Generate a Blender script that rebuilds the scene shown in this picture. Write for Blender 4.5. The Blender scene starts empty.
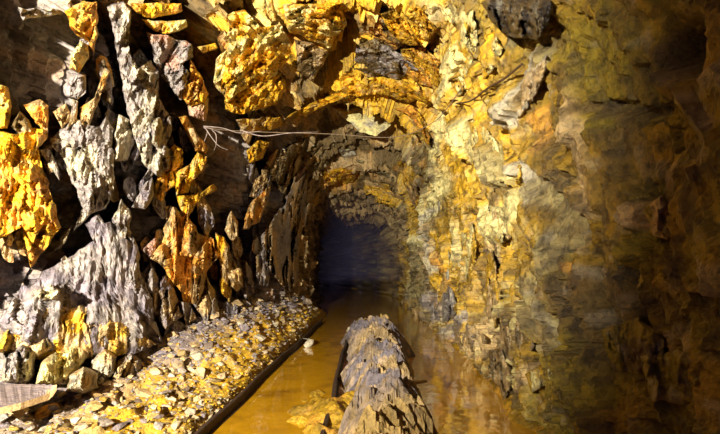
import bpy, bmesh, math, random
import numpy as np
from mathutils import Vector, Matrix

random.seed(7); RNG = np.random.default_rng(7)
scene = bpy.context.scene
COL = scene.collection

# ------------------------------------------------------------------ camera
F = 440.0; HZ = 266.0; VX = 369.0; CAMZ = 0.80
pitch = math.atan((HZ-217.0)/F); yaw = math.atan((VX-360.0)/F)
cam_d = bpy.data.cameras.new('camera'); cam = bpy.data.objects.new('camera', cam_d); COL.objects.link(cam)
cam.location = (0, 0, CAMZ)
cam.rotation_euler = (math.pi/2+pitch, 0, yaw)
cam_d.sensor_width = 36; cam_d.lens = F/720*36; cam_d.clip_start = 0.02
scene.camera = cam

# ------------------------------------------------------------------ world, lamp, exposure
w = bpy.data.worlds.new('world'); scene.world = w; w.use_nodes = True
w.node_tree.nodes['Background'].inputs[0].default_value = (0.25, 0.19, 0.38, 1)
w.node_tree.nodes['Background'].inputs[1].default_value = 1.2
ld = bpy.data.lights.new('photographers_lamp', 'SPOT'); lo = bpy.data.objects.new('photographers_lamp', ld); COL.objects.link(lo)
lo.location = (-1.15, -0.9, 1.3)
ld.energy = 2550; ld.color = (1.0, 0.97, 0.86); ld.spot_size = math.radians(95); ld.spot_blend = 0.85; ld.shadow_soft_size = 0.022
lo.rotation_euler = (Vector((-1.45, 5.0, 1.85))-Vector(lo.location)).to_track_quat('-Z', 'Y').to_euler()
scene.view_settings.view_transform = 'Standard'; scene.view_settings.look = 'None'
scene.view_settings.exposure = 0.0; scene.view_settings.gamma = 1.0; scene.view_settings.use_curve_mapping = False

# ------------------------------------------------------------------ numpy noise
def _hash(ix, iy, iz, seed):
    h = ix.astype(np.uint32)*np.uint32(374761393)+iy.astype(np.uint32)*np.uint32(668265263)+iz.astype(np.uint32)*np.uint32(2147483647)+np.uint32((seed*1274126177) & 0xffffffff)
    h = (h ^ (h >> np.uint32(13)))*np.uint32(1274126177)
    h = (h ^ (h >> np.uint32(16)))*np.uint32(2246822519)
    return ((h ^ (h >> np.uint32(15))) & np.uint32(0xffffff))*(1.0/float(0xffffff))
def vnoise(P, seed=0):
    i = np.floor(P).astype(np.int32); f = P-i
    u = f*f*f*(f*(f*6-15)+10)
    r = 0
    for dx in (0, 1):
        wx = u[:, 0] if dx else 1-u[:, 0]
        for dy in (0, 1):
            wy = u[:, 1] if dy else 1-u[:, 1]
            for dz in (0, 1):
                wz = u[:, 2] if dz else 1-u[:, 2]
                r = r+wx*wy*wz*_hash(i[:, 0]+dx, i[:, 1]+dy, i[:, 2]+dz, seed)
    return r*2-1
def fbm(P, octv=4, seed=0, gain=0.5, ridged=False):
    a = 1.0; s = 0; t = 0
    for o in range(octv):
        n = vnoise(P*(2.03**o)+17.3*o, seed+o)
        if ridged: n = 1-2*np.abs(n)
        s = s+a*n; t += a; a *= gain
    return s/t
def facet(P, seed=0, tilt=0.9):
    """blocky rock: every Voronoi cell is a plane of its own height and tilt"""
    i = np.floor(P).astype(np.int32); fr = P-i
    best = np.full(len(P), 1e9); cell = np.zeros((len(P), 3)); off = np.zeros((len(P), 3))
    for dx in (-1, 0, 1):
        for dy in (-1, 0, 1):
            for dz in (-1, 0, 1):
                h = _hash(i[:, 0]+dx, i[:, 1]+dy, i[:, 2]+dz, seed)
                h2 = (h*977.31) % 1.0; h3 = (h*7919.17) % 1.0
                qx = fr[:, 0]-dx-h; qy = fr[:, 1]-dy-h2; qz = fr[:, 2]-dz-h3
                d = qx*qx+qy*qy+qz*qz
                m = d < best
                best[m] = d[m]; cell[m, 0] = h[m]; cell[m, 1] = h2[m]; cell[m, 2] = h3[m]
                off[m, 0] = qx[m]; off[m, 1] = qy[m]; off[m, 2] = qz[m]
    v = (cell[:, 0]*131.7) % 1.0
    return (v*2-1)+tilt*(off[:, 0]*(cell[:, 1]*2-1)+off[:, 1]*(cell[:, 2]*2-1)+off[:, 2]*(cell[:, 0]*2-1))
def masked(m, fn, *arrs):
    out = np.zeros(len(m)); k = m > 0.001
    out[k] = fn(*[a[k] for a in arrs]); return out
def sstep(a, b, x):
    t = np.clip((x-a)/(b-a), 0, 1); return t*t*(3-2*t)

# ------------------------------------------------------------------ the drift: its smooth bore
N = 2.35; ZS = 0.95; ZFOOT = -0.35
def xL(d): return np.interp(d, [-3, 0, 1.5, 2.15, 2.8, 4.1, 6.4, 7.2, 8, 30], [-2.1, -2.1, -1.98, -1.83, -1.55, -1.28, -1.1, -1.06, -1.25, -1.3])+bend(d)
def xR(d): return np.interp(d, [-3, 1.0, 2.2, 3.7, 6.5, 8, 30], [.86, .86, .82, .92, .93, .88, .88])+bend(d)
def bend(d): return -0.03*np.maximum(d-9.0, 0)**2
def zT(d): return np.interp(d, [-3, 2, 3.5, 4.3, 4.85, 5.1, 5.95, 6.2, 6.9, 7.1, 7.8, 8.0, 9.5, 10, 30],
                            [2.75, 2.8, 2.85, 2.74, 2.66, 3.16, 3.12, 2.84, 2.80, 2.58, 2.5, 2.32, 2.2, 2.12, 2.1])
def bore(d, t):
    """t 0..1 from the left foot over the crown to the right foot"""
    l, r, z = xL(d), xR(d), zT(d); cx = (l+r)/2; hw = (r-l)/2
    leg = 0.20
    ph = np.clip((t-leg)/(1-2*leg), 0, 1)*math.pi
    c = np.cos(ph); s = np.sin(ph)
    x = cx-hw*np.sign(c)*np.abs(c)**(2/N)
    zz = ZS+(z-ZS)*np.abs(s)**(2/N)
    zl = ZFOOT+(ZS-ZFOOT)*np.clip(t/leg, 0, 1); zr = ZFOOT+(ZS-ZFOOT)*np.clip((1-t)/leg, 0, 1)
    zz = np.where(t < leg, zl, np.where(t > 1-leg, zr, zz))
    return np.stack([x, d, zz], -1)
def inside(P, h):
    d = P[:, 1]; l, r, z = xL(d)+h, xR(d)-h, zT(d)-h; cx = (l+r)/2; hw = (r-l)/2
    return (np.abs(P[:, 0]-cx)/hw)**N+(np.maximum(P[:, 2]-ZS, 0)/(z-ZS))**N-1
Rm = np.array(cam.rotation_euler.to_matrix())
def rays(uv):
    uv = np.asarray(uv, float)
    D = np.stack([(uv[:, 0]-360)/F, -(uv[:, 1]-217)/F, -np.ones(len(uv))], 1) @ Rm.T
    return D/np.linalg.norm(D, axis=1)[:, None]
O = np.array((0, 0, CAMZ))
def cast(uv, h=0.0, t0=None):
    """points where the pixels' rays meet the bore narrowed by h"""
    D = rays(uv); n = len(D); h = np.zeros(n)+h
    t = np.full(n, 0.3) if t0 is None else np.maximum(0.3, t0-0.8)
    act = np.arange(n)
    while len(act):
        f = inside(O+D[act]*t[act][:, None], h[act]) > 0
        act = act[(~f) & (t[act] < 14)]
        t[act] += 0.08
    a = t-0.08; b = t.copy()
    for _ in range(9):
        m = (a+b)/2; f = inside(O+D*m[:, None], h) > 0
        b = np.where(f, m, b); a = np.where(f, a, m)
    return O+D*b[:, None]
def project(P):
    q = (P-O) @ Rm
    z = np.minimum(q[:, 2], -0.05)
    return np.stack([360-F*q[:, 0]/z, 217+F*q[:, 1]/z], 1)

# ------------------------------------------------------------------ colours
def srgb(*c):
    c = np.array(c)/255.0
    return np.where(c <= 0.04045, c/12.92, ((c+0.055)/1.055)**2.4)
PAL = dict(yellow=srgb(236, 184, 36), gold=srgb(212, 166, 40), orange=srgb(222, 160, 58), pale=srgb(243, 226, 150),
           cream=srgb(192, 180, 152), grey=srgb(154, 142, 134), lilac=srgb(136, 124, 128), pink=srgb(196, 152, 128),
           tan=srgb(196, 164, 110), brown=srgb(108, 86, 46), dark=srgb(60, 48, 36), olive=srgb(146, 124, 30), umber=srgb(150, 116, 24),
           greygreen=srgb(150, 134, 88))

# ------------------------------------------------------------------ materials
def nodes_of(m):
    m.use_nodes = True; nt = m.node_tree
    return nt, nt.nodes, nt.links, nt.nodes['Principled BSDF']
def noise_node(N_, L, scale, detail, vec, rough=0.6):
    n = N_.new('ShaderNodeTexNoise'); n.inputs['Scale'].default_value = scale; n.inputs['Detail'].default_value = detail
    n.inputs['Roughness'].default_value = rough; L.new(vec, n.inputs['Vector']); return n
def mixc(N_, L, kind, fac, a, b):
    m = N_.new('ShaderNodeMix'); m.data_type = 'RGBA'; m.blend_type = kind
    for sock, v in ((m.inputs[0], fac), (m.inputs[6], a), (m.inputs[7], b)):
        if hasattr(v, 'links'): L.new(v, sock)
        else: sock.default_value = v
    return m.outputs[2]
def ramp(N_, L, fac, stops):
    r = N_.new('ShaderNodeValToRGB'); L.new(fac, r.inputs[0])
    el = r.color_ramp.elements
    while len(el) < len(stops): el.new(0.5)
    for e, (p, c) in zip(el, stops): e.position = p; e.color = (*c, 1)
    return r.outputs[0]
def rock_material(name, rough=0.62, bump=0.5, grain=26, spec=0.35, use_object=False, stops=None):
    m = bpy.data.materials.new(name); nt, N_, L, B = nodes_of(m)
    geo = N_.new('ShaderNodeNewGeometry'); pos = geo.outputs['Position']
    if stops:
        oi = N_.new('ShaderNodeObjectInfo'); base = ramp(N_, L, oi.outputs['Random'], stops)
    else:
        at = N_.new('ShaderNodeAttribute'); at.attribute_name = 'Col'; base = at.outputs['Color']
    n1 = noise_node(N_, L, grain, 6, pos, 0.7); n2 = noise_node(N_, L, grain*0.36, 4, pos, 0.65)
    v1 = ramp(N_, L, n1.outputs['Fac'], [(0.36, (0.32, 0.30, 0.30)), (0.52, (1, 1, 1)), (0.72, (1.25, 1.2, 1.05))])
    c = mixc(N_, L, 'MULTIPLY', 0.8, base, v1)
    v2 = ramp(N_, L, n2.outputs['Fac'], [(0.32, (0.55, 0.51, 0.46)), (0.5, (1, 1, 1)), (0.7, (1.12, 1.05, 0.92))])
    c = mixc(N_, L, 'MULTIPLY', 0.7, c, v2)
    L.new(c, B.inputs['Base Color'])
    B.inputs['Roughness'].default_value = rough; B.inputs['Specular IOR Level'].default_value = spec
    b1 = N_.new('ShaderNodeBump'); b1.inputs['Strength'].default_value = bump; b1.inputs['Distance'].default_value = 0.03
    L.new(n1.outputs['Fac'], b1.inputs['Height'])
    L.new(b1.outputs['Normal'], B.inputs['Normal'])
    return m
M_ROCK = rock_material('stained_rock', 0.6, 0.75)
M_WET = rock_material('wet_stained_rock', 0.42, 0.9, 28, 0.5)
M_MUD = rock_material('ochre_mud', 0.5, 0.7, 40, 0.4)
M_STONE = rock_material('rubble_stone', 0.65, 0.6, 40, 0.3, stops=[(0.0, PAL['tan']), (0.2, PAL['cream']), (0.38, PAL['gold']*.8), (0.55, PAL['grey']), (0.72, PAL['tan']), (0.86, PAL['brown']), (1.0, PAL['lilac'])])

def simple_mat(name, col, rough=0.6, metal=0.0, col2=None, scale=30, bump=0.3, stretch=(1, 1, 1)):
    m = bpy.data.materials.new(name); nt, N_, L, B = nodes_of(m)
    tc = N_.new('ShaderNodeTexCoord'); mp = N_.new('ShaderNodeMapping'); mp.inputs['Scale'].default_value = stretch
    L.new(tc.outputs['Object'], mp.inputs['Vector'])
    n = noise_node(N_, L, scale, 5, mp.outputs[0])
    c = ramp(N_, L, n.outputs['Fac'], [(0.35, tuple(col)), (0.65, tuple(col2 if col2 is not None else col))])
    L.new(c, B.inputs['Base Color']); B.inputs['Roughness'].default_value = rough; B.inputs['Metallic'].default_value = metal
    b = N_.new('ShaderNodeBump'); b.inputs['Strength'].default_value = bump; b.inputs['Distance'].default_value = 0.01
    L.new(n.outputs['Fac'], b.inputs['Height']); L.new(b.outputs['Normal'], B.inputs['Normal'])
    return m

# ------------------------------------------------------------------ mesh helpers
def mesh_np(name, V, Fq, mat, cols=None, smooth=True):
    me = bpy.data.meshes.new(name)
    V = np.asarray(V, np.float32); Fq = np.asarray(Fq, np.int32); k = Fq.shape[1]
    me.vertices.add(len(V)); me.vertices.foreach_set('co', V.ravel())
    me.loops.add(Fq.size); me.loops.foreach_set('vertex_index', Fq.ravel())
    me.polygons.add(len(Fq)); me.polygons.foreach_set('loop_start', np.arange(0, Fq.size, k, dtype=np.int32))
    me.polygons.foreach_set('use_smooth', np.full(len(Fq), smooth))
    me.update(calc_edges=True); me.validate()
    if cols is not None:
        at = me.color_attributes.new('Col', 'FLOAT_COLOR', 'POINT')
        c4 = np.ones((len(V), 4), np.float32); c4[:, :3] = cols; at.data.foreach_set('color', c4.ravel())
    if mat: me.materials.append(mat)
    return me
def link(name, me, parent=None, loc=None, **props):
    o = bpy.data.objects.new(name, me); COL.objects.link(o)
    if parent: o.parent = parent
    if loc is not None: o.location = loc
    for k, v in props.items(): o[k] = v
    return o
def grid_faces(nu, nv, wrap=False):
    i = np.arange(nu-1)[:, None]; j = np.arange(nv if wrap else nv-1)[None, :]; j2 = (j+1) % nv
    return np.stack([i*nv+j, (i+1)*nv+j, (i+1)*nv+j2, i*nv+j2], -1).reshape(-1, 4)

def seg_dist(UV, pts):
    pts = np.asarray(pts, float); best = np.full(len(UV), 1e9)
    if len(pts) == 1: return np.hypot(*(UV-pts[0]).T)
    for a, b in zip(pts[:-1], pts[1:]):
        ab = b-a; t = np.clip(((UV-a) @ ab)/max(ab @ ab, 1e-6), 0, 1)
        best = np.minimum(best, np.hypot(*(UV-(a+t[:, None]*ab)).T))
    return best

# ------------------------------------------------------------------ rock shell: wall_left, ceiling, wall_right
# stains of the rock, plus shade painted into the upper left cavity, traced from the photograph: (trace, half width in px, colour)
STAINS_SHADE = [
 # upper left and left wall
 ([(5, 140), (30, 170), (20, 230)], 24, 'gold'), ([(10, 10), (40, 60), (45, 100)], 40, 'dark'), ([(15, 330), (80, 320), (150, 330)], 12, 'tan'),  # the wide 'dark' trace is the cavity's shade, painted as colour
 ([(150, 90), (150, 140), (110, 180)], 30, 'grey'), ([(60, 290), (130, 290)], 40, 'lilac'),
 # roof
 ([(215, 25), (205, 60)], 22, 'brown'), ([(250, 40), (240, 80)], 22, 'yellow'), ([(300, 20), (340, 12)], 24, 'gold'), ([(262, 30), (235, 60)], 9, 'pale'),
 ([(265, 60), (290, 75)], 12, 'tan'), ([(320, 55), (300, 80)], 16, 'brown'), ([(300, 38), (315, 30)], 8, 'orange'),
 ([(375, 55), (405, 65)], 18, 'brown'), ([(355, 10), (390, 18)], 12, 'brown'), ([(405, 28), (425, 22)], 20, 'yellow'), ([(345, 88), (400, 85), (425, 95)], 10, 'yellow'),
 ([(420, 60), (440, 70)], 14, 'gold'), ([(405, 58), (402, 75)], 6, 'brown'), ([(430, 10), (448, 20)], 8, 'pale'),
 ([(300, 150), (340, 140), (390, 150), (425, 200)], 16, 'brown'), ([(320, 165), (365, 155), (400, 175)], 7, 'tan'),
 ([(330, 178), (350, 176)], 9, 'orange'), ([(370, 186), (400, 197)], 6, 'yellow'), ([(340, 205), (385, 210), (405, 240)], 12, 'tan'),
 ([(400, 120), (425, 135)], 12, 'gold'),
 # right of the arch, downwards
 ([(436, 130), (440, 190), (428, 240)], 10, 'pale'), ([(424, 130), (432, 180)], 5, 'brown'),
 ([(410, 160), (422, 230)], 5, 'gold'), ([(395, 240), (400, 300)], 16, 'tan'), ([(420, 250), (424, 300)], 10, 'greygreen'),
 ([(412, 240), (412, 310)], 2.5, 'gold'), ([(404, 235), (404, 300)], 2, 'yellow'),
 ([(445, 240), (450, 300)], 11, 'yellow'), ([(436, 215), (442, 270)], 6, 'cream'), ([(460, 225), (463, 262)], 6, 'pale'), ([(440, 300), (447, 312)], 10, 'grey'),
 ([(456, 285), (458, 318)], 4, 'orange'), ([(448, 255), (452, 280)], 4, 'orange'),
 # right wall
 ([(470, 8), (462, 55), (448, 105), (438, 150)], 8, 'pale'), ([(488, 60), (498, 40)], 10, 'yellow'), ([(480, 45), (474, 62)], 7, 'umber'),
 ([(455, 95), (475, 85)], 10, 'gold'), ([(500, 75), (480, 110), (510, 130)], 18, 'gold'), ([(490, 120), (520, 150)], 12, 'yellow'),
 ([(540, 55), (525, 90), (512, 115)], 9, 'cream'), ([(515, 75), (490, 100)], 5, 'umber'),
 ([(455, 150), (475, 190), (500, 205)], 18, 'yellow'), ([(462, 130), (490, 150), (518, 172)], 13, 'pale'), ([(452, 138), (485, 180)], 2.2, 'umber'),
 ([(470, 215), (475, 240)], 16, 'gold'), ([(495, 215), (505, 235)], 13, 'pale'), ([(525, 195), (515, 225)], 8, 'pale'), ([(530, 165), (540, 200)], 6, 'cream'),
 ([(505, 190), (500, 200)], 8, 'greygreen'), ([(545, 140), (560, 165)], 16, 'umber'), ([(535, 120), (545, 150)], 8, 'orange'),
 ([(560, 110), (540, 95)], 18, 'umber'), ([(575, 75), (587, 120), (598, 175), (602, 210)], 9, 'tan'), ([(600, 60), (650, 90)], 40, 'olive'),
 ([(545, 190), (580, 215), (560, 270)], 15, 'greygreen'), ([(560, 180), (575, 200)], 10, 'brown'), ([(580, 265), (590, 290)], 4, 'orange'),
 ([(620, 150), (620, 230)], 24, 'umber'), ([(590, 107), (640, 115), (690, 108)], 7, 'brown'), ([(650, 215), (672, 225)], 14, 'tan'), ([(625, 205), (632, 215)], 8, 'gold'),
 ([(500, 250), (490, 300), (495, 350)], 13, 'tan'), ([(478, 250), (475, 320)], 7, 'gold'), ([(488, 265), (486, 310)], 4, 'umber'), ([(505, 240), (510, 290)], 4, 'yellow'),
 ([(540, 290), (555, 340)], 16, 'greygreen'), ([(520, 325), (500, 380)], 18, 'brown'), ([(600, 300), (640, 350)], 40, 'brown'), ([(690, 320), (650, 330)], 12, 'olive'),
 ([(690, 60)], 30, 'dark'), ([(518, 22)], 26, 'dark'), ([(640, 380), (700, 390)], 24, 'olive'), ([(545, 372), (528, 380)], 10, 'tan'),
 ([(455, 340), (480, 352)], 9, 'tan'), ([(470, 318), (452, 330)], 7, 'grey'),
]
# hollows (negative) and bulges of the shell, traced likewise: (trace, half width px, metres)
RELIEF = [
 ([(15, 20), (38, 60), (45, 95)], 36, -0.35), ([(215, 140), (225, 200), (240, 240)], 30, -0.22), ([(-60, 330), (0, 285), (60, 250), (110, 212)], 17, -0.34),
 ([(205, 15), (200, 40), (212, 100)], 18, -0.28), ([(120, 20), (175, 95)], 12, -0.18), ([(150, 205), (140, 230)], 20, -0.15),
 ([(354, 22), (338, 65), (308, 98)], 6.5, -0.6), ([(235, 118), (300, 112)], 8, -0.12), ([(285, 80), (275, 105)], 6, -0.12),
 ([(645, 275), (640, 290)], 15, -0.16), ([(678, 228), (678, 250)], 8, -0.14), ([(690, 140)], 12, -0.14), ([(600, 110), (650, 116), (680, 108)], 7, -0.06), ([(700, 50)], 30, -0.12),
 ([(430, 118)], 6, -0.1), ([(415, 62)], 8, -0.07), ([(425, 195), (421, 170), (405, 150)], 6, -0.08),
 ([(462, 55), (446, 105)], 8, 0.05), ([(540, 55), (512, 115)], 9, 0.06), ([(462, 130), (518, 172)], 13, 0.07), ([(575, 75), (602, 200)], 9, 0.05),
 ([(453, 140), (485, 180)], 2.2, -0.04), ([(500, 225)], 16, 0.06), ([(440, 200), (440, 270)], 8, 0.05), ([(655, 215)], 16, 0.06), ([(545, 150), (560, 165)], 12, 0.04),
 ([(512, 75), (470, 108)], 3, -0.03), ([(490, 250), (488, 320)], 4, -0.05), ([(470, 240), (470, 300)], 4, -0.04), ([(520, 240), (512, 300)], 5, -0.04),
]
def local_cols(P, UV, t):
    n = len(P); warp = np.stack([fbm(P*3.1, 4, 41), fbm(P*3.1+9, 4, 47)], 1)
    Wv = UV+warp*np.clip(np.hypot(UV[:, 0]-369, UV[:, 1]-266)/14.0, 4, 26)[:, None]
    a = fbm(P*2.2+3, 4, 11); b = fbm(P*6.0, 4, 19); c = fbm(P*13.0, 3, 23)
    left = PAL['grey'][None]*np.ones((n, 1)); gold = PAL['gold']; yel = PAL['yellow']
    left = left+(PAL['tan']-left)*sstep(0.0, 0.35, a)[:, None]
    roof = np.where((b > 0.0)[:, None], yel, gold); roof = gold+(yel-gold)*sstep(-0.2, 0.25, b)[:, None]
    roof = roof+(PAL['pale']-roof)*sstep(0.1, 0.35, -a)[:, None]*0.5
    roof = roof+(PAL['brown']-roof)*sstep(0.15, 0.4, a)[:, None]*0.7
    right = PAL['gold']+(PAL['umber']-PAL['gold'])*sstep(-0.2, 0.3, a)[:, None]
    ol = PAL['umber']+(PAL['olive']-PAL['umber'])*sstep(-0.3, 0.3, b)[:, None]
    right = right+(ol-right)*sstep(3.3, 1.7, P[:, 1])[:, None]
    wl = sstep(0.44, 0.34, t)[:, None]; wr = sstep(0.58, 0.68, t)[:, None]
    C = left*wl+roof*(1-wl)*(1-wr)+right*wr
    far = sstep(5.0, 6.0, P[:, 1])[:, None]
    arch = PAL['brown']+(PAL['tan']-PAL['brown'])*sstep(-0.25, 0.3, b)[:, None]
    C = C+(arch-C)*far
    C = C+(PAL['dark']*np.array((.8, .75, 1.1))-C)*sstep(7.8, 9.8, P[:, 1])[:, None]*0.85  # gloom of the far drift painted into the rock colour, tinted violet
    infr = (P[:, 1] > 0.6)
    for pts, wd, cn in STAINS_SHADE:
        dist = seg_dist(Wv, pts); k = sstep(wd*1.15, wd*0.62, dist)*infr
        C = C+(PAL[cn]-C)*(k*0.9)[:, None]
    # fine veins and mineral bloom
    C = C+(PAL['orange']-C)*(sstep(0.2, 0.42, b)*0.35*sstep(1.6, 3.2, P[:, 1]))[:, None]
    C = C+(PAL['cream']-C)*(sstep(0.25, 0.5, c)*0.3)[:, None]
    C = C+(PAL['dark']-C)*(sstep(0.22, 0.5, -c)*0.55)[:, None]
    # the right wall is mottled and veined
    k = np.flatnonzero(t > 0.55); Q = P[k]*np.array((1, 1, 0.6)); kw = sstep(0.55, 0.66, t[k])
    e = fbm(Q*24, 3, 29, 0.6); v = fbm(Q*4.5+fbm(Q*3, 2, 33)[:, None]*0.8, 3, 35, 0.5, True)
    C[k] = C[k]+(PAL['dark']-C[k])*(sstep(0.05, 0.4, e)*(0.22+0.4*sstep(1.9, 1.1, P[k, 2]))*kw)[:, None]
    C[k] = C[k]+(PAL['pale']-C[k])*(sstep(0.1, 0.45, -e)*0.4*kw*sstep(1.6, 2.6, P[k, 1]))[:, None]
    C[k] = C[k]+(PAL['brown']*.8-C[k])*(sstep(0.5, 0.75, v)*0.6*kw)[:, None]
    return C
def shell():
    ds = [-2.5]
    while ds[-1] < 0.6: ds.append(ds[-1]+(0.11 if ds[-1] < -0.6 else 0.03))
    while ds[-1] < 22: ds.append(ds[-1]+0.0062*max(ds[-1], 0.9)**1.25*(1 if ds[-1] < 10 else 3))
    ds = np.array(ds); NT = 840; ts = np.linspace(0, 1, NT)
    Dg, Tg = np.meshgrid(ds, ts, indexing='ij')
    P = bore(Dg.ravel(), Tg.ravel()); t = Tg.ravel(); nd = len(ds)
    G = P.reshape(nd, NT, 3)
    # smooth inward direction
    l, r = xL(P[:, 1]), xR(P[:, 1]); cx = (l+r)/2
    nx = -(P[:, 0]-cx)/((r-l)/2); nz = -np.maximum(P[:, 2]-ZS, 0)/(zT(P[:, 1])-ZS)
    nrm = np.stack([np.sign(nx)*np.abs(nx)**(N-1), np.zeros_like(nx), -np.abs(nz)**(N-1)], 1)
    nrm /= np.maximum(np.linalg.norm(nrm, axis=1), 1e-6)[:, None]
    UV = project(P); infr = (P[:, 1] > 0.6)
    wl = sstep(0.42, 0.32, t); wr = sstep(0.60, 0.68, t); wc = (1-wl)*(1-wr)
    near = sstep(6.0, 4.8, P[:, 1])
    # left: jagged, steep bedding, deep joints
    def f_left(P):
        q = np.stack([P[:, 0], P[:, 1]+0.38*P[:, 2], P[:, 2]*0.42], 1)
        deep = -0.36*sstep(5.2, 3.6, P[:, 1])*sstep(0.25, 0.6, P[:, 2])*sstep(1.68, 1.95, P[:, 1])-0.07
        return deep+0.15*facet(q*3.4, 61)+0.08*facet(q*8.5, 67)+0.08*fbm(q*7, 5, 71, 0.6, True)
    # roof: blocky with ledges
    def f_roof(P):
        return -0.02+0.11*facet(P*2.8, 81)+0.06*facet(P*7.5, 83)+0.06*fbm(P*6, 5, 87, 0.6, True)
    # right: smoother, flowing
    def f_right(P):
        qr = np.stack([P[:, 0], P[:, 1]-0.3*P[:, 2], P[:, 2]*0.38], 1)
        r = 0.05*fbm(qr*2.4, 3, 91)+0.05*facet(qr*4.2, 93, 0.9)+0.025*facet(qr*10, 95, 1.1)+0.05*fbm(qr*9, 5, 97, 0.65, True)
        return r+sstep(1.3, 0.5, P[:, 2])*(0.04*facet(P*np.array((6, 6, 3.4)), 99)+0.018*facet(P*np.array((13, 13, 7)), 98))
    # beyond the first ledge: folded strata that run round the arch
    def f_arch(P):
        qa = np.stack([P[:, 0]*1.2, P[:, 1]*6.0+1.5*fbm(P*1.5, 2, 5), P[:, 2]*1.2], 1)
        return 0.13*fbm(qa, 4, 101, 0.55, True)+0.08*facet(qa*1.3, 103)+0.07*fbm(P*6, 4, 107, 0.6, True)
    disp = masked(wl*near, f_left, P)*wl*near+masked(wc*near, f_roof, P)*wc*near+masked(wr*near, f_right, P)*wr*near+masked(1-near, f_arch, P)*(1-near)
    warp = np.stack([fbm(P*4+2, 3, 141), fbm(P*4+9, 3, 147)], 1)*9
    for pts, wd, h in RELIEF:
        dist = seg_dist(UV+warp, pts); disp = disp+h*sstep(wd*1.25, wd*0.6, dist)*infr
    V = P+nrm*disp[:, None]
    V[:, 1] += 0.03*fbm(P*5+30, 3, 151)*infr
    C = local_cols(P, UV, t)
    Fq = grid_faces(nd, NT); tm = (Fq % NT).min(1)/(NT-1)
    out = {}
    for name, a, b, mat, lab in (('wall_left', -1, 0.375, M_ROCK, None), ('ceiling', 0.375, 0.625, M_ROCK, None), ('wall_right', 0.625, 2, M_WET, None)):
        fm = Fq[(tm >= a) & (tm < b)]
        used = np.unique(fm); mp = np.full(len(V), -1); mp[used] = np.arange(len(used))
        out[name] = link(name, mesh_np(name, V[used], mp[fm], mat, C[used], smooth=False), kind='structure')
    return out
SH = shell()
SH['wall_left']['label'] = 'jagged grey and ochre rock wall on the left of the drift'
SH['ceiling']['label'] = 'rough yellow stained rock roof with stepped ledges'
SH['wall_right']['label'] = 'smoother yellow and olive stained rock wall on the right'
for o_, c_ in ((SH['wall_left'], 'rock wall'), (SH['wall_right'], 'rock wall'), (SH['ceiling'], 'rock roof')): o_['category'] = c_

# ------------------------------------------------------------------ rock slabs standing proud of the shell
def resample(poly, n):
    p = np.array(list(poly)+[poly[0]], float); seg = np.hypot(*np.diff(p, axis=0).T); s = np.concatenate([[0], np.cumsum(seg)])
    q = np.linspace(0, s[-1], n, endpoint=False)
    return np.stack([np.interp(q, s, p[:, 0]), np.interp(q, s, p[:, 1])], 1)
SEED = [200]
def slab(parent, poly, h, c1, c2=None, rough=0.8, back=0.42, label=None, mat=None, bedding=(1, 1, .42), tiltdir=None, grow=1.0):
    SEED[0] += 7; sd = SEED[0]
    c2 = c2 or c1
    pc = np.mean(np.array(poly, float), axis=0); poly = [tuple(pc+(np.array(p, float)-pc)*grow) for p in poly]
    per = np.hypot(*np.diff(np.array(list(poly)+[poly[0]], float), axis=0).T).sum()
    nb = int(np.clip(per/1.7, 26, 190))
    b = resample(poly, nb)
    k = np.stack([b[:, 0]*0.11, b[:, 1]*0.11, np.full(nb, sd*1.7)], 1)
    ctr = b.mean(0); q = b-ctr
    amp = min(3.0, per/60)
    b = b+np.stack([fbm(k, 3, sd), fbm(k+50, 3, sd+1)], 1)*amp
    ev, ax = np.linalg.eigh(q.T @ q); a1 = ax[:, 1]; pr = q @ a1
    spine = ctr+np.clip(pr*0.72, pr.min()*0.66, pr.max()*0.66)[:, None]*a1
    size = math.sqrt(max(ev[0], 1)/nb)
    nr = int(np.clip(size/1.0, 5, 16))
    UVs = []; H = []
    for i in range(nr+1):
        r = i/nr
        UVs.append(spine+(b-spine)*r); H.append(np.full(nb, h*(1-0.35*r**4)))
    UVs = np.concatenate(UVs); H = np.concatenate(H)
    P0 = cast(UVs, 0.0)
    qq = P0*np.array(bedding)
    sc = np.clip(np.median(P0[:, 1])/3.0, 0.6, 2)
    nz = 0.5*facet(qq*6/sc, sd+2, 1.3)+0.3*facet(qq*15/sc, sd+3, 1.2)+0.4*fbm(qq*15/sc, 4, sd+4, 0.65, True)
    tl = (UVs-ctr) @ np.array(tiltdir if tiltdir else (0, 0))
    Ht = np.clip(H+nz*min(max(h, .08), .14)*0.95*rough+tl, min(-0.05, h-0.12), None)
    T0 = np.linalg.norm(P0-O, axis=1)
    P = cast(UVs, Ht, T0)
    # rim that runs back into the wall
    rim = UVs[-nb:]+(UVs[-nb:]-ctr)*0.02
    Pb = cast(rim, -back, T0[-nb:]); Pm = P[-nb:]*0.6+Pb*0.4
    V = np.concatenate([P, Pm, Pb]); nrow = nr+3
    C0 = P0[:nb]; PP = np.concatenate([P0, P0[-nb:], P0[-nb:]])
    Fq = grid_faces(nrow, nb, True)
    a = fbm(PP*7/sc, 4, sd+5); bb = fbm(PP*16/sc+5, 3, sd+6)
    C = PAL[c1]+(PAL[c2]-PAL[c1])*sstep(-0.12, 0.22, a)[:, None]
    C = C+(PAL['cream']-C)*(sstep(0.15, 0.5, bb)*0.35)[:, None]
    C = C+(PAL['dark']-C)*(sstep(0.2, 0.5, -bb)*0.6)[:, None]
    loc = V.mean(0)
    o = link('rock_slab', mesh_np('rock_slab', V-loc, Fq, mat or M_ROCK, C, smooth=(mat is not None)), parent, loc)
    if label: o['label'] = label
    return o
WL, WC, WR = SH['wall_left'], SH['ceiling'], SH['wall_right']
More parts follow.
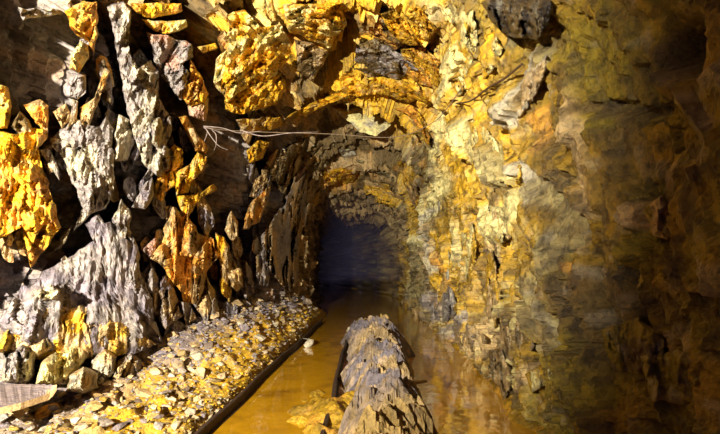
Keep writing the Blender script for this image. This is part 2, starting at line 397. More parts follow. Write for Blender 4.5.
L_SLABS = [
 ([(110,12),(124,8),(132,16),(130,40),(133,62),(141,74),(150,62),(158,74),(156,94),(166,110),(170,126),(166,140),(172,150),(166,164),(158,172),(148,165),(140,150),(132,126),(127,110),(124,85),(118,50)], .17, 'grey', 'cream'),
 ([(148,33),(165,38),(190,45),(193,58),(183,65),(188,76),(185,93),(180,97),(171,85),(160,72),(155,55)], .15, 'grey', 'pink'),
 ([(190,60),(200,75),(208,92),(205,103),(190,105),(183,98),(188,80)], .12, 'orange', 'yellow'),
 ([(132,4),(180,4),(181,12),(152,18),(138,13)], .12, 'orange', 'yellow'),
 ([(143,20),(165,22),(185,20),(186,27),(170,34),(155,31)], .12, 'yellow', 'pale'),
 ([(198,47),(215,43),(218,48),(203,53)], .08, 'tan', 'yellow'),
 ([(66,12),(85,3),(96,4),(97,30),(93,52),(88,40),(76,35)], .14, 'orange', 'gold'),
 ([(72,55),(80,42),(88,45),(88,58),(79,72),(70,68)], .16, 'pale', 'yellow'),
 ([(64,86),(72,74),(85,75),(85,92),(78,99),(66,96)], .12, 'grey', 'tan'),
 ([(82,126),(80,106),(95,97),(104,70),(109,74),(100,97),(91,121)], .12, 'orange', 'tan'),
 ([(25,105),(40,100),(48,106),(48,132),(35,121)], .10, 'orange', 'tan'),
 ([(-4,85),(8,90),(11,108),(8,127),(-4,127)], .10, 'yellow', 'gold'),
 ([(-6,135),(18,138),(30,132),(46,135),(45,143),(37,151),(41,166),(48,190),(55,210),(58,226),(45,243),(30,262),(25,240),(20,215),(15,207),(8,233),(-6,238)], .15, 'yellow', 'orange'),
 ([(52,141),(75,122),(90,128),(105,130),(112,150),(113,185),(105,205),(95,210),(85,207),(75,185),(65,160)], .16, 'grey', 'cream'),
 ([(40,151),(50,149),(58,168),(59,179),(50,167)], .09, 'grey', 'cream'),
 ([(74,230),(83,208),(98,204),(89,216)], .10, 'grey', 'cream'),
 ([(119,116),(130,121),(134,140),(126,160),(115,161),(115,136)], .13, 'grey', 'cream'),
 ([(137,140),(141,150),(133,166),(131,155)], .08, 'grey', 'lilac'),
 ([(147,146),(152,152),(148,164),(144,160)], .08, 'grey', 'cream'),
 ([(133,206),(144,186),(152,178),(154,195),(146,208)], .12, 'grey', 'lilac'),
 ([(160,158),(163,163),(148,180),(143,178),(149,167)], .10, 'cream', 'grey'),
 ([(165,156),(175,145),(182,150),(183,165),(175,172),(165,170)], .14, 'orange', 'gold'),
 ([(155,186),(160,171),(172,171),(175,185),(165,192),(161,201),(155,196)], .12, 'orange', 'gold'),
 ([(176,172),(190,165),(197,154),(206,158),(201,172),(192,180),(188,192),(178,194)], .14, 'yellow', 'pale'),
 ([(178,197),(195,195),(212,185),(215,190),(198,200),(188,219),(182,211)], .12, 'yellow', 'gold'),
 ([(180,118),(187,117),(198,135),(208,146),(205,153),(195,150),(188,135)], .12, 'orange', 'tan'),
 ([(188,106),(208,98),(206,121),(190,115)], .10, 'pink', 'tan'),
 ([(165,240),(168,225),(175,209),(182,218),(188,214),(197,234),(211,240),(216,258),(205,270),(203,285),(195,301),(185,298),(180,290),(170,275),(160,262),(152,258)], .19, 'tan', 'orange'),
 ([(142,250),(155,239),(161,249),(150,258)], .10, 'pink', 'grey'),
 ([(112,220),(122,201),(130,214),(130,230),(138,248),(126,245),(116,235)], .15, 'cream', 'grey'),
 ([(18,302),(45,276),(70,260),(95,245),(100,229),(108,226),(115,236),(135,250),(137,275),(148,300),(152,322),(157,340),(130,352),(90,350),(55,352),(20,345),(5,320)], .24, 'lilac', 'grey', 0.5),
 ([(2,350),(14,322),(44,308),(82,306),(124,324),(152,344),(104,356),(40,358)], .27, 'tan', 'gold', 0.55),
 ([(140,276),(150,264),(158,278),(155,293),(145,290)], .12, 'grey', 'lilac'),
 ([(152,291),(165,277),(175,295),(181,316),(165,328),(155,312)], .14, 'tan', 'lilac'),
 ([(193,302),(205,274),(213,290),(219,316),(206,322)], .12, 'tan', 'grey'),
 ([(180,302),(190,303),(196,318),(186,324)], .10, 'grey', 'tan'),
 ([(225,230),(231,211),(238,222),(238,237),(232,241)], .10, 'tan', 'orange'),
 ([(217,235),(225,240),(233,260),(241,270),(243,286),(236,290),(231,276),(229,302),(222,292),(219,265)], .14, 'tan', 'yellow'),
 ([(243,228),(249,207),(262,193),(270,186),(266,206),(258,222),(249,227)], .12, 'tan', 'orange'),
 ([(262,237),(270,225),(284,206),(294,181),(305,177),(308,205),(304,240),(299,275),(291,287),(279,277),(269,262)], .22, 'grey', 'tan', 1.7),
 ([(250,196),(255,180),(269,169),(271,184),(262,198)], .10, 'tan', 'grey'),
 ([(272,166),(285,150),(305,139),(322,145),(302,165),(286,192),(275,186)], .12, 'brown', 'tan'),
 ([(247,151),(258,141),(269,143),(262,158),(250,163)], .14, 'yellow', 'gold'),
 ([(238,285),(246,262),(252,272),(254,292),(245,298)], .09, 'tan', 'lilac'),
 ([(98,128),(106,118),(114,130),(112,146),(104,150)], .10, 'grey', 'cream'),
 ([(150,120),(160,118),(166,134),(160,150),(152,142)], .19, 'cream', 'grey'),
 ([(86,224),(98,214),(104,224),(94,240)], .05, 'lilac', 'grey'),
 ([(196,196),(206,200),(214,222),(206,236),(198,222)], .07, 'tan', 'lilac'),
 ([(256,258),(264,250),(270,268),(268,286),(258,284)], .14, 'grey', 'tan'),
 ([(262,170),(276,150),(284,154),(276,176),(266,190)], .10, 'tan', 'brown'),
 ([(286,196),(298,172),(306,166),(300,186),(290,206)], .14, 'pink', 'tan'),
 ([(306,186),(316,172),(322,178),(312,200),(306,206)], .10, 'tan', 'grey'),
 ([(302,276),(308,262),(314,270),(312,286),(304,290)], .10, 'grey', 'cream'),
 ([(216,318),(226,302),(238,306),(240,318),(226,326)], .09, 'lilac', 'grey'),
 ([(160,330),(174,320),(190,326),(186,338),(168,340)], .09, 'grey', 'lilac'),
 ([(98,66),(104,60),(112,86),(112,104),(104,98)], .05, 'brown', 'grey'),
 ([(216,60),(226,52),(228,74),(222,92),(214,84)], .10, 'tan', 'pale'),
 ([(54,112),(66,104),(72,116),(62,128)], .10, 'tan', 'orange'),
 ([(20,112),(28,120),(34,132),(22,134),(12,126)], .10, 'brown', 'orange'),
 ([(62,236),(72,226),(66,242),(52,254)], .06, 'lilac', 'brown'),
 ([(20,8),(58,10),(62,14),(32,18),(24,20)], .06, 'grey', 'cream'),
 ([(60,140),(68,128),(72,100),(78,102),(76,122)], .08, 'grey', 'tan'),
]
for a in L_SLABS: slab(WL, *a, grow=1.07)
slab(WL, [(36,384),(42,362),(60,348),(78,342),(92,346),(84,362),(70,384)], .34, 'pale', 'tan')
slab(WL, [(66,392),(70,374),(84,366),(98,372),(98,388),(84,394)], .42, 'cream', 'tan')
slab(WL, [(112,378),(116,362),(130,352),(142,360),(138,374),(124,382)], .34, 'tan', 'grey')
slab(WL, [(20,352),(30,338),(48,336),(54,348),(40,358)], .31, 'cream', 'tan')
slab(WL, [(86,384),(92,360),(104,348),(116,356),(118,374),(104,386)], .36, 'tan', 'cream')
slab(WL, [(2,382),(4,352),(20,344),(36,352),(34,376),(24,384)], .22, 'grey', 'cream')
slab(WL, [(34,292),(50,283),(60,290),(58,300),(42,303)], .30, 'pale', 'cream', label='pale cream boulder set in the grey buttress')
# deeper blocks between the proud slabs
DARK = [([(10, 20), (40, 60), (45, 95)], 36), ([(150, 45), (182, 105)], 11), ([(118, 40), (122, 112)], 7), ([(60, 180), (68, 222)], 15), ([(-10, 290), (60, 246), (112, 212)], 17),
        ([(214, 120), (224, 180), (236, 215)], 24), ([(146, 224)], 14), ([(205, 15), (200, 40), (210, 80)], 16)]
rr_ = np.random.default_rng(21); taken = []
for _ in range(900):
    c = np.array((rr_.uniform(2, 262), rr_.uniform(40, 318))); R = rr_.uniform(7, 13)
    if any(seg_dist(c[None], p)[0] < w_+R*0.5 for p, w_ in DARK) or any(np.hypot(*(c-k)) < 0.8*(R+kr) for k, kr in taken): continue
    taken.append((c, R)); n_ = 8; ang = np.sort(rr_.uniform(0, 2*math.pi, n_)+np.linspace(0, 6.28, n_)*0)
    ang = np.linspace(0, 2*math.pi, n_, endpoint=False)+rr_.uniform(-.25, .25, n_); rad = R*rr_.uniform(.75, 1.15, n_)
    pl = [(c[0]+r_*math.cos(a_)*0.75+0.3*r_*math.sin(a_), c[1]+r_*math.sin(a_)*1.5) for a_, r_ in zip(ang, rad)]
    cs = [('grey', 'lilac'), ('lilac', 'tan'), ('grey', 'tan'), ('tan', 'orange'), ('lilac', 'grey')][int(rr_.integers(5))]
    slab(WL, pl, float(rr_.uniform(-.10, .03)), *cs)
C_SLABS = [
 ([(230,16),(245,11),(262,30),(280,25),(290,45),(296,60),(275,75),(255,83),(226,100),(222,86),(228,60)], .16, 'yellow', 'pale'),
 ([(227,110),(226,101),(262,80),(280,73),(284,90),(276,103),(240,113)], .13, 'gold', 'yellow'),
 ([(238,119),(280,117),(284,125),(266,130),(242,131)], .10, 'gold', 'tan'),
 ([(284,6),(341,3),(346,24),(330,46),(311,40),(291,31)], .24, 'yellow', 'pale'),
 ([(296,40),(318,46),(328,54),(312,82),(298,70)], .26, 'tan', 'brown'),
 ([(358,46),(375,40),(400,55),(416,70),(395,79),(370,72),(352,68)], .10, 'brown', 'grey'),
 ([(357,22),(380,17),(400,44),(392,52),(375,38),(360,36)], .08, 'orange', 'brown'),
 ([(288,119),(305,107),(335,93),(350,82),(380,78),(415,85),(428,101),(405,101),(380,95),(355,95),(330,104),(300,116)], .14, 'yellow', 'gold'),
 ([(380,14),(420,8),(436,29),(421,45),(396,41)], .10, 'yellow', 'gold'),
 ([(402,50),(424,48),(441,64),(437,88),(420,84),(406,72)], .08, 'orange', 'gold'),
 ([(322,172),(340,168),(359,170),(353,181),(338,186),(325,183)], .12, 'orange', 'yellow'),
 ([(339,150),(352,149),(356,155),(343,158)], .10, 'pale', 'cream'),
 ([(364,182),(382,182),(397,189),(408,202),(392,197),(372,190)], .10, 'yellow', 'tan'),
 ([(308,203),(322,189),(338,190),(322,200),(312,210)], .10, 'tan', 'gold'),
 ([(300,165),(322,150),(338,160),(318,168),(305,182)], .08, 'brown', 'tan'),
 ([(356,160),(384,164),(402,178),(392,182),(370,174)], .08, 'brown', 'greygreen'),
 ([(392,164),(404,162),(417,186),(421,216),(412,204),(404,182)], .09, 'gold', 'tan'),
 ([(338,204),(362,200),(388,206),(398,224),(388,222),(366,210),(345,212)], .08, 'tan', 'brown'),
 ([(392,110),(412,106),(426,122),(430,146),(416,138),(404,124)], .08, 'gold', 'orange'),
]
for a in C_SLABS: slab(WC, *a, bedding=(1, 1, 1), grow=1.05)
def hanging_slab():
    """thick flat slab that hangs from the higher roof just behind the first ledge"""
    b = resample([(331,107),(345,111),(362,107),(391,124),(376,137),(360,131)], 60)
    k = np.stack([b*0.12, b*0.12], 1).reshape(60, 4)[:, :3]; b = b+np.stack([fbm(k, 3, 801), fbm(k+30, 3, 802)], 1)*2
    c = b.mean(0); rows = []
    for i in range(9):
        q = c+(b-c)*(i/8); y = 5.42+(137-q[:, 1])*0.008+0.05*(i/8)**4
        D = rays(q); P = O+D*(y/D[:, 1])[:, None]
        P[:, 1] += 0.02*fbm(P*9, 3, 805)
        rows.append(P)
    rows.append(rows[-1]+np.array((0, .25, .12))); rows.append(rows[-1]+np.array((0, .35, .45)))
    V = np.concatenate(rows); n = fbm(V*8, 4, 807)
    C = PAL['pale']+(PAL['cream']-PAL['pale'])*sstep(-.1, .25, n)[:, None]
    loc = V.mean(0)
    link('rock_slab', mesh_np('rock_slab', V-loc, grid_faces(11, 60, True), M_ROCK, C, smooth=False), WC, loc, label='pale flat slab hanging under the first roof ledge')
hanging_slab()
R_SLABS = [
 ([(452,136),(464,121),(481,124),(501,145),(521,165),(521,180),(506,190),(490,180),(470,164)], .06, 'pale', 'yellow'),
 ([(488,206),(508,207),(516,234),(501,246),(486,236)], .06, 'pale', 'tan'),
 ([(428,302),(450,284),(459,310),(446,323),(430,319)], .09, 'grey', 'cream'),
 ([(432,212),(440,200),(447,240),(450,280),(440,284),(434,250)], .05, 'cream', 'pale'),
 ([(462,232),(472,222),(478,262),(470,292),(462,272)], .05, 'pale', 'gold'),
 ([(486,262),(494,250),(502,300),(494,334),(486,310)], .05, 'tan', 'gold'),
 ([(640,208),(662,196),(676,214),(668,240),(648,236)], .06, 'tan', 'olive'),
 ([(528,70),(546,54),(550,66),(530,104),(514,124),(508,116)], .05, 'cream', 'tan'),
 ([(462,20),(474,10),(478,40),(462,92),(446,112),(444,98)], .05, 'pale', 'yellow'),
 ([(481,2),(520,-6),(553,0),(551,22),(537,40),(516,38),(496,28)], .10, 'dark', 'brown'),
 ([(484,56),(496,36),(504,48),(492,72),(482,82)], .04, 'yellow', 'pale'),
 ([(600,330),(640,318),(668,344),(652,376),(612,370)], .03, 'brown', 'olive'),
 ([(500,326),(524,318),(534,346),(518,366),(500,352)], .03, 'brown', 'tan'),
 ([(452,326),(476,322),(488,342),(470,352),(456,344)], .07, 'tan', 'grey'),
 ([(478,352),(500,348),(514,376),(506,398),(486,386)], .03, 'brown', 'tan'),
 ([(640,356),(680,350),(706,372),(690,404),(650,400)], .05, 'olive', 'greygreen'),
]
for a in R_SLABS: slab(WR, *a, bedding=(1, 1, .7), mat=M_WET, rough=0.45, back=.12)
slab(WR, [(524,374),(540,364),(558,367),(562,374),(546,386),(532,392)], .08, 'pale', 'gold', 0.4, mat=M_WET, label='pale yellow boulder jutting from the foot of the wall')

# ------------------------------------------------------------------ floor
def bank_h(y): return np.interp(y, [-3, 1.5, 2.2, 2.9, 4.1, 6.5, 8, 30], [.10, .14, .20, .32, .46, .42, .30, .25])
RAILX = lambda y: np.interp(y, [0, 2.2, 6.0, 12], [-.81, -.775, -.665, -.62])
def floor_z(P2):
    x, y = P2[:, 0], P2[:, 1]
    P3 = np.stack([x, y, np.zeros_like(x)], 1)
    rx = RAILX(y)-0.03
    lw = xL(y)
    k = np.clip((rx-x)/np.maximum(rx-lw, .1), 0, 1.3)
    bank = 0.05+(bank_h(y)-0.05)*k**0.8
    bank = bank+0.035*facet(P3*9, 303)*np.clip(k*4, 0, 1)+0.03*fbm(P3*8, 4, 305)+0.05*fbm(P3*2.2, 3, 306)*np.clip(k*3, 0, 1)
    bed = -0.075+0.04*fbm(P3*5, 4, 307)
    isl = sstep(0.34, 0.10, np.abs(x+0.30-0.03*y+0.10*fbm(P3*2.1, 2, 309)))*sstep(3.9, 2.4, y)
    bed = bed+isl*(0.105+0.08*fbm(P3*9, 4, 311))
    # silt at the foot of the right wall
    bed = bed+0.10*sstep(0.16, 0.0, xR(y)-x+0.06*fbm(P3*4, 3, 313))
    s = sstep(-0.01, 0.05, rx-x)
    far = sstep(6.6, 8.2, y)
    bank = bank*(1-far)+(-0.02+0.04*fbm(P3*4, 3, 315))*far
    return bed*(1-s)+bank*s
def build_floor():
    ys = [-2.5]
    while ys[-1] < 1.0: ys.append(ys[-1]+0.06)
    while ys[-1] < 22: ys.append(ys[-1]+0.0065*ys[-1]**1.35)
    ys = np.array(ys); NX = 420; s = np.linspace(0, 1, NX)
    Y = np.repeat(ys, NX); S = np.tile(s, len(ys))
    X = xL(Y)-0.45+(xR(Y)-xL(Y)+0.8)*S
    Z = floor_z(np.stack([X, Y], 1))
    P = np.stack([X, Y, Z], 1)
    a = fbm(P*3.5, 4, 321); b = fbm(P*11, 4, 323)
    k = sstep(0, 0.9, (RAILX(Y)-X))
    onbank = X < RAILX(Y)-0.02
    kk = (RAILX(Y)-X)/np.maximum(RAILX(Y)-xL(Y), .1)
    C = PAL['gold']+(PAL['yellow']-PAL['gold'])*sstep(-.2, .3, a)[:, None]
    C = C*0.75+(PAL['lilac']*.9-C*0.75)*(sstep(.4, .7, kk+0.2*a))[:, None]*0.9
    C = C+(PAL['tan']-C)*sstep(0.0, .4, b)[:, None]*0.6
    mud = PAL['gold']*.75+(PAL['umber']*.7-PAL['gold']*.75)*sstep(-.15, .3, a)[:, None]
    mud = mud+(PAL['orange']-mud)*sstep(0.0, .4, b)[:, None]*0.6
    C = np.where(onbank[:, None], C, mud)
    return link('floor', mesh_np('floor', P, grid_faces(len(ys), NX), M_MUD, C), kind='structure', label='muddy drift floor with a yellow rubble bank along the left wall', category='floor')
FLOOR = build_floor()

# water standing in the drift
def build_water():
    m = bpy.data.materials.new('amber_mine_water'); nt, N_, L, B = nodes_of(m)
    geo = N_.new('ShaderNodeNewGeometry')
    n0 = noise_node(N_, L, 2.5, 4, geo.outputs['Position'])
    c = ramp(N_, L, n0.outputs['Fac'], [(0.3, srgb(150, 102, 12)), (0.5, srgb(206, 150, 22)), (0.7, srgb(176, 124, 16))])
    L.new(c, B.inputs['Base Color'])
    B.inputs['Roughness'].default_value = 0.06; B.inputs['IOR'].default_value = 1.33
    B.inputs['Transmission Weight'].default_value = 0.35
    n = noise_node(N_, L, 9, 2, geo.outputs['Position']); bp = N_.new('ShaderNodeBump'); bp.inputs['Strength'].default_value = 0.12; bp.inputs['Distance'].default_value = 0.02
    L.new(n.outputs['Fac'], bp.inputs['Height']); L.new(bp.outputs['Normal'], B.inputs['Normal'])
    ys = np.concatenate([np.linspace(-2.4, 8, 30), np.linspace(8.3, 19.5, 40)])
    a = np.stack([RAILX(ys)-0.02+bend(ys)*1.0-np.where(ys > 6.6, 0.35, 0), ys, 0*ys], 1); b = np.stack([xR(ys)+0.12, ys, 0*ys], 1)
    V = np.stack([a, b], 1).reshape(-1, 3)
    return link('shallow_water', mesh_np('shallow_water', V, grid_faces(len(ys), 2), m), kind='stuff', label='shallow amber water pooled along the drift floor', category='water')
build_water()

# mound of muck between the rails
def build_mound():
    ny, nx = 420, 150
    s = np.linspace(0, 1, ny); y = 1.0+4.15*s
    X = np.linspace(-1, 1, nx)
    Y = np.repeat(y, nx); U = np.tile(X, ny)
    cx = np.interp(Y, [1, 2, 3.5, 4.5, 5.1], [.075, .075, .075, .06, .05]); hw = np.interp(Y, [1, 2, 3.5, 4.5, 4.9, 5.15], [.25, .245, .255, .32, .37, .33])
    P0 = np.stack([cx+U*hw, Y, 0*Y], 1)
    edge = 0.34*fbm(np.stack([Y*3.2, np.sign(U)*3, 0*Y], 1), 4, 401)
    x = cx+U*hw*(1+edge*1.6*np.abs(U))
    prof = (1-np.abs(U)**2.8)
    q = np.stack([P0[:, 0]*3, P0[:, 1]*9, 0*Y], 1)
    z = -0.10+(0.27*sstep(5.2, 4.85, Y)+0.03)*prof
    z = z+prof*(0.05*facet(q*1.2, 403)+0.07*fbm(q*1.5, 5, 405, .65, True)+0.13*fbm(P0*4.2, 3, 407)+0.03*facet(P0*14, 409))
    P = np.stack([x, Y, z], 1)
    a = fbm(q*0.8, 4, 411); b = fbm(P0*14, 4, 413)
    C = PAL['lilac']*.55+(PAL['tan']*.6-PAL['lilac']*.55)*sstep(-.15, .3, a)[:, None]
    C = C+(PAL['tan']-C)*sstep(.15, .45, b)[:, None]*0.5
    C = C+(PAL['brown']-C)*sstep(.1, .4, -b)[:, None]*0.7
    C = C+(PAL['gold']*.7-C)*(sstep(2.3, 1.7, Y)*0.3+sstep(4.6, 4.9, Y)*0.35)[:, None]
    return link('muck_mound', mesh_np('muck_mound', P, grid_faces(ny, nx), M_ROCK, C, smooth=False), label='long lumpy mound of grey muck heaped between the rails', category='mound')
MOUND = build_mound()

# thin bluish mist hanging in the far drift
def build_mist():
    m = bpy.data.materials.new('violet_mist'); m.use_nodes = True; nt = m.node_tree; nt.nodes.clear()
    out = nt.nodes.new('ShaderNodeOutputMaterial'); vs = nt.nodes.new('ShaderNodeVolumeScatter')
    vs.inputs['Color'].default_value = (0.55, 0.48, 1.0, 1); vs.inputs['Density'].default_value = 0.035
    nt.links.new(vs.outputs[0], out.inputs['Volume'])
    ds = np.linspace(7.8, 20.5, 28); ts = np.linspace(0.12, 0.88, 28); V = []
    for d in ds:
        p = bore(np.full(28, d), ts); c = np.array([(xL(d)+xR(d))/2, d, 1.0]); V.append(c+(p-c)*np.array((0.8, 1, 0.86)))
    V = np.concatenate(V); bm = bmesh.new(); vs = [bm.verts.new(v) for v in V]
    for f in grid_faces(28, 28, True): bm.faces.new([vs[i] for i in f])
    bm.faces.new(vs[:28]); bm.faces.new(vs[-28:]); bmesh.ops.recalc_face_normals(bm, faces=bm.faces)
    me = bpy.data.meshes.new('mist'); bm.to_mesh(me); bm.free(); me.materials.append(m)
    link('mist', me, None, None, kind='stuff', label='thin violet mist hanging in the dark far end of the drift', category='mist')
build_mist()

# ------------------------------------------------------------------ rails
M_RUST = simple_mat('rusted_steel', srgb(40, 30, 24), 0.7, 0.3, srgb(74, 52, 34), 40, 0.5)
def rail(xf, y0, y1, zb, label):
    prof = {'rail_foot': [(-.022, 0), (.022, 0), (.022, .005), (.006, .010), (-.006, .010), (-.022, .005)],
            'rail_web': [(-.005, .010), (.005, .010), (.005, .048), (-.005, .048)],
            'rail_head': [(-.011, .046), (-.007, .042), (.007, .042), (.011, .046), (.011, .056), (.007, .060), (-.007, .060), (-.011, .056)]}
    root = link('mine_rail', None, None, (float(xf(y0)), y0, zb), label=label, category='rail', group='rails of the mine track')
    n = 40; ys = np.linspace(y0, y1, n)
    for nm, pr in prof.items():
        k = len(pr); V = []
        for y in ys:
            wob = 0.006*math.sin(y*3.1)+0.004*math.sin(y*7.7)
            for (px, pz) in pr: V.append((float(xf(y))+px+wob-float(xf(y0)), y-y0, pz+0.003*math.sin(y*2.3)))
        bm = bmesh.new(); vs = [bm.verts.new(v) for v in V]
        for i in range(n-1):
            for j in range(k): bm.faces.new((vs[i*k+j], vs[(i+1)*k+j], vs[(i+1)*k+(j+1) % k], vs[i*k+(j+1) % k]))
        bm.faces.new(vs[:k]); bm.faces.new(vs[-k:])
        bmesh.ops.recalc_face_normals(bm, faces=bm.faces)
        me = bpy.data.meshes.new(nm); bm.to_mesh(me); bm.free(); me.materials.append(M_RUST)
        link(nm, me, root)
    return root
rail(RAILX, 1.2, 6.3, 0.0, 'dark rusted rail along the edge of the left rubble bank')
rail(lambda y: np.interp(y, [0, 2.2, 4.9], [-.215, -.21, -.24]), 1.3, 4.9, 0.0, 'half buried rusted rail along the left edge of the muck mound')

# ------------------------------------------------------------------ stones
def stone_mesh(name, seed, mat, flat=0.7):
    r = np.random.default_rng(seed); bm = bmesh.new()
    v = r.normal(size=(16, 3)); v /= np.linalg.norm(v, axis=1)[:, None]; v *= (0.42+0.16*r.random(16))[:, None]; v[:, 2] *= flat; v[:, 0] *= 1.15
    for p in v: bm.verts.new(p)
    bmesh.ops.convex_hull(bm, input=bm.verts)
    for q in [q for q in bm.verts if not q.link_faces]: bm.verts.remove(q)
    bmesh.ops.recalc_face_normals(bm, faces=bm.faces)
    me = bpy.data.meshes.new(name); bm.to_mesh(me); bm.free(); me.materials.append(mat)
    return me
STM = [stone_mesh('stone', 500+i, M_STONE, 0.5+0.06*(i % 5)) for i in range(12)]
def cast_floor(uv):
    D = rays(uv); t = np.full(len(D), 1.0); done = np.zeros(len(D), bool)
    for _ in range(400):
        P = O+D*t[:, None]; done |= P[:, 2] < floor_z(P[:, :2])
        if done.all(): break
        t = np.where(done, t, t+0.025)
    return O+D*t[:, None], done
def in_poly(uv, poly):
    x, y = uv[:, 0], uv[:, 1]; r = np.zeros(len(uv), bool); p = np.array(poly, float)
    for (x0, y0), (x1, y1) in zip(p, np.roll(p, -1, 0)):
        with np.errstate(divide='ignore', invalid='ignore'):
            r ^= ((y0 > y) != (y1 > y)) & (x < (x1-x0)*(y-y0)/(y1-y0)+x0)
    return r
BANK = [(-10, 440), (-10, 345), (60, 335), (140, 340), (200, 315), (250, 296), (318, 292), (316, 318), (205, 440)]
def scatter(n, seed):
    r = np.random.default_rng(seed); uv = np.stack([r.uniform(-10, 320, n*3), r.uniform(290, 440, n*3)], 1)
    uv = uv[in_poly(uv, BANK)][:n]; P, ok = cast_floor(uv); return uv[ok], P[ok], r
uv, P, r = scatter(900, 11); cnt = 0; kept = []
for (u, v), p in zip(uv, P):
    if cnt >= 285: break
    px = r.uniform(5, 9) if r.random() < .75 else r.uniform(9, 15)
    if u > 200: px *= 0.75
    sz = px*p[1]/F*1.15
    if any((p[0]-k[0])**2+(p[1]-k[1])**2 < (0.42*(sz+k[2]))**2 for k in kept): continue
    kept.append((p[0], p[1], sz))
    o = link('stone', STM[cnt % 12], FLOOR, (p[0], p[1], float(floor_z(np.array([[p[0], p[1]]]))[0])+sz*0.12))
    o.scale = (sz, sz*r.uniform(.8, 1.2), sz*r.uniform(.8, 1.1)); o.rotation_euler = (r.uniform(-.5, .5), r.uniform(-.5, .5), r.uniform(0, 6.3)); cnt += 1
# uncountable finer gravel on the bank
uv, P, r = scatter(7000, 13)
src = [(np.array([v.co[:] for v in me.vertices]), np.array([p.vertices[:] for p in me.polygons])) for me in STM]
VV, FF, CC, off = [], [], [], 0
for i, p in enumerate(P):
    v, f = src[i % 12]; sz = r.uniform(2.0, 4.5)*p[1]/F; a = r.uniform(0, 6.3); c, s = math.cos(a), math.sin(a)
    q = v @ np.array([[c, s, 0], [-s, c, 0], [0, 0, 1]])*sz
    VV.append(q+p+np.array((0, 0, sz*.15))); FF.append(f+off); off += len(v)
    kk = (RAILX(p[1])-p[0])/(RAILX(p[1])-xL(p[1]))
    pool = ['lilac', 'grey', 'lilac', 'grey', 'tan'] if kk+r.normal(0, .14) > .5 else ['gold', 'gold', 'tan', 'cream', 'umber', 'grey', 'gold', 'brown', 'brown', 'tan']
    CC.append(np.repeat(PAL[pool[int(r.integers(len(pool)))]][None], len(v), 0))
link('gravel', mesh_np('gravel', np.concatenate(VV), np.concatenate(FF), M_MUD, np.concatenate(CC), smooth=False), FLOOR, kind='stuff', label='fine yellow and grey gravel covering the left bank')

# single stones that stand out
def lone_stone(uvp, size, seed, col, label, rise=0.2, z=None, onmound=False, scl=(1, 1, 1)):
    P, _ = cast_floor(np.array([uvp], float)); p = P[0]
    if z is not None:
        D = rays(np.array([uvp], float))[0]; p = O+D*((z-CAMZ)/D[2])
    m = rock_material('lone_stone', 0.6, 0.6, 36, 0.3, stops=[(0, PAL[col]), (1, PAL[col])])
    me = stone_mesh('loose_stone', seed, m, 0.75)
    bm = bmesh.new(); bm.from_mesh(me); bmesh.ops.triangulate(bm, faces=bm.faces)
    bmesh.ops.bevel(bm, geom=bm.edges[:], offset=0.05, segments=2, affect='EDGES'); bm.to_mesh(me); bm.free()
    o = link('loose_stone', me, None, (p[0], p[1], p[2]+size*rise), label=label, category='stone')
    o.scale = tuple(size*s for s in scl); o.rotation_euler = (0.2, 0.1, seed)
    return o
lone_stone((310, 346), .12, 31, 'cream', 'small pale stone at the far end of the left rail', z=0.01)
lone_stone((350, 332), .10, 33, 'cream', 'small pale stone at the far left corner of the muck mound', z=0.06)
lone_stone((47, 418), .11, 35, 'orange', 'orange stone below the broken plank at the bottom edge', .2)

# ------------------------------------------------------------------ broken plank, sticks, wire, hanging roots
def build_plank():
    P, _ = cast_floor(np.array([(20, 398)], float)); z0 = P[0][2]+0.07
    def on(u, v, z): D = rays(np.array([(u, v)], float))[0]; return Vector(O+D*((z-CAMZ)/D[2]))
    back = [on(-14, 383, z0+.03), on(20, 384, z0+.03), on(57, 385, z0+.03)]; front = [on(-14, 411, z0), on(20, 403, z0), on(50, 393.5, z0)]
    org = on(10, 395, z0); n = 24; rr = random.Random(4); bm = bmesh.new(); rings = []
    def lerp3(c, s): return c[0].lerp(c[1], s*2) if s < .5 else c[1].lerp(c[2], s*2-1)
    for i in range(n):
        s = i/(n-1); a = lerp3(back, s)+Vector((0, rr.uniform(-.004, .004), rr.uniform(-.002, .002))); b = lerp3(front, s)+Vector((0, rr.uniform(-.004, .004), 0))
        m = a.lerp(b, .5)+Vector((0, 0, rr.uniform(-.003, .003))); th = Vector((0, 0, -.026))
        rings.append([bm.verts.new(q-org) for q in (a, m, b, b+th, m+th, a+th)])
    for p, q in zip(rings[:-1], rings[1:]):
        for j in range(6): bm.faces.new((p[j], q[j], q[(j+1) % 6], p[(j+1) % 6]))
    bm.faces.new(rings[0]); bm.faces.new(rings[-1]); bmesh.ops.recalc_face_normals(bm, faces=bm.faces)
    me = bpy.data.meshes.new('plank'); bm.to_mesh(me); bm.free()
    me.materials.append(simple_mat('weathered_wood', srgb(86, 74, 76), .8, 0, srgb(140, 120, 108), 14, .5, (1, 9, 9)))
    me.materials.append(simple_mat('split_pale_wood', srgb(190, 156, 104), .8, 0, srgb(150, 116, 74), 14, .5, (1, 9, 9)))
    for p in me.polygons:
        if p.normal.y < -0.6 or abs(p.normal.x) > .7: p.material_index = 1
    link('plank', me, None, org, label='broken grey plank with a pale split edge in the bottom left corner', category='plank')
build_plank()
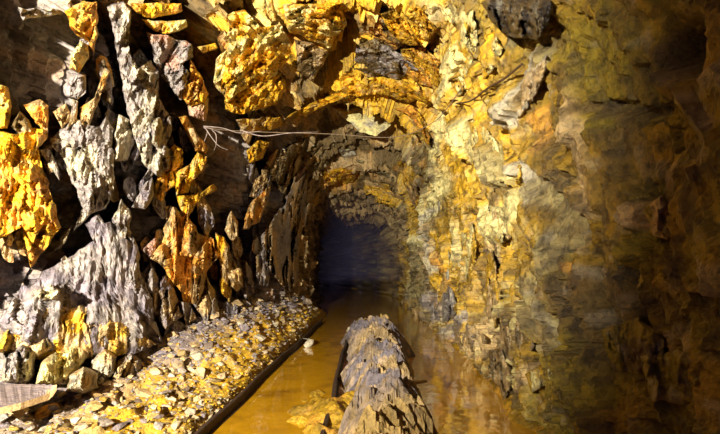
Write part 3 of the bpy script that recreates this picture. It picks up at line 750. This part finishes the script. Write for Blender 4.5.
def tube(name, pts, rad, mat, parent=None, seg=6, **props):
    pts = [Vector(p) for p in pts]; bm = bmesh.new(); rings = []
    for i, p in enumerate(pts):
        t = (pts[min(i+1, len(pts)-1)]-pts[max(i-1, 0)]).normalized(); u = t.orthogonal().normalized(); v = t.cross(u)
        if i and abs(t.dot(prev_u)) < .95:
            u = (prev_u-t*prev_u.dot(t)).normalized(); v = t.cross(u)
        prev_u = u
        rr = rad[i] if hasattr(rad, '__len__') else rad
        rings.append([bm.verts.new(p+(u*math.cos(a)+v*math.sin(a))*rr) for a in [2*math.pi*k/seg for k in range(seg)]])
    for a, b in zip(rings[:-1], rings[1:]):
        for k in range(seg): bm.faces.new((a[k], b[k], b[(k+1) % seg], a[(k+1) % seg]))
    bm.faces.new(rings[0]); bm.faces.new(rings[-1]); bmesh.ops.recalc_face_normals(bm, faces=bm.faces)
    me = bpy.data.meshes.new(name); bm.to_mesh(me); bm.free(); me.materials.append(mat)
    for p in me.polygons: p.use_smooth = True
    return link(name, me, parent, None, **props)
def at(u, v, y):
    D = rays(np.array([(u, v)], float))[0]; return O+D*(y/D[1])
def smooth_pts(ctrl, n=8):
    c = [Vector(p) for p in ctrl]; c = [c[0]*2-c[1]]+c+[c[-1]*2-c[-2]]; out = []
    for i in range(1, len(c)-2):
        for k in range(n):
            t = k/n; p0, p1, p2, p3 = c[i-1:i+3]
            out.append(0.5*((2*p1)+(p2-p0)*t+(2*p0-5*p1+4*p2-p3)*t*t+(3*p1-p0-3*p2+p3)*t**3))
    return out+[c[-2]]
M_WIRE = simple_mat('grey_wire', srgb(84, 64, 40), .7, .2, srgb(112, 92, 66), 30)
M_ROOT = simple_mat('pale_root', srgb(150, 132, 120), .8, 0, srgb(110, 92, 80), 30)
M_BROWN = simple_mat('brown_root', srgb(92, 60, 24), .8, 0, srgb(60, 38, 18), 30)
# wire strung across the drift from wall to wall, about three and a half metres in
wl_ = cast(np.array([(172, 112)], float))[0]; wr_ = cast(np.array([(492, 30)], float))[0]
ctrl = [wl_, at(186, 121, 3.25), at(215, 129, 3.3), at(262, 132, 3.35), at(330, 134, 3.4), at(395, 137, 3.35), at(432, 123, 3.25), at(448, 107, 3.12), at(464, 84, 3.0), at(478, 60, 2.88), wr_]
tube('hanging_wire', smooth_pts(ctrl), .0032, M_WIRE, label='thin wire sagging across the drift from wall to wall', category='wire')
def root_tuft():
    r = random.Random(9); b0 = Vector(at(196, 125, 3.28))
    root = link('root_tuft', None, None, b0, label='pale dangling rootlets caught on the left end of the wire', category='roots')
    ends = [((196, 125), (207, 130), (204, 142), (200, 150)), ((206, 129), (212, 138), (219, 146), (228, 150)), ((200, 126), (222, 128), (240, 133), (262, 131)),
            ((212, 130), (216, 135), (216, 145), (214, 150)), ((185, 120), (196, 127), (208, 128), (224, 134)), ((240, 130), (262, 136), (290, 133), (318, 132))]
    for e in ends:
        pts = [Vector(at(u, v, 3.27+r.uniform(-.03, .03)))-b0 for u, v in e]; sp = smooth_pts(pts, 5)
        tube('rootlet', sp, [0.0048*(1-.75*i/len(sp)) for i in range(len(sp))], M_ROOT, root, 5)
root_tuft()
pw = [cast(np.array([q], float), 0.05)[0] for q in ((452, 104), (470, 101), (488, 88), (505, 78), (522, 64))]
tube('wall_root', smooth_pts(pw), .006, M_BROWN, label='thin brown root clinging to the yellow right wall', category='root')
st = [at(396, 386, 2.55), at(412, 383, 2.6), at(426, 381, 2.66)]
tube('stick', [Vector(p) for p in st], [.014, .013, .010], simple_mat('pale_stick', srgb(170, 150, 110), .8, 0, srgb(130, 108, 76), 20), label='short pale stick poking from the mound over the right pool', category='stick')
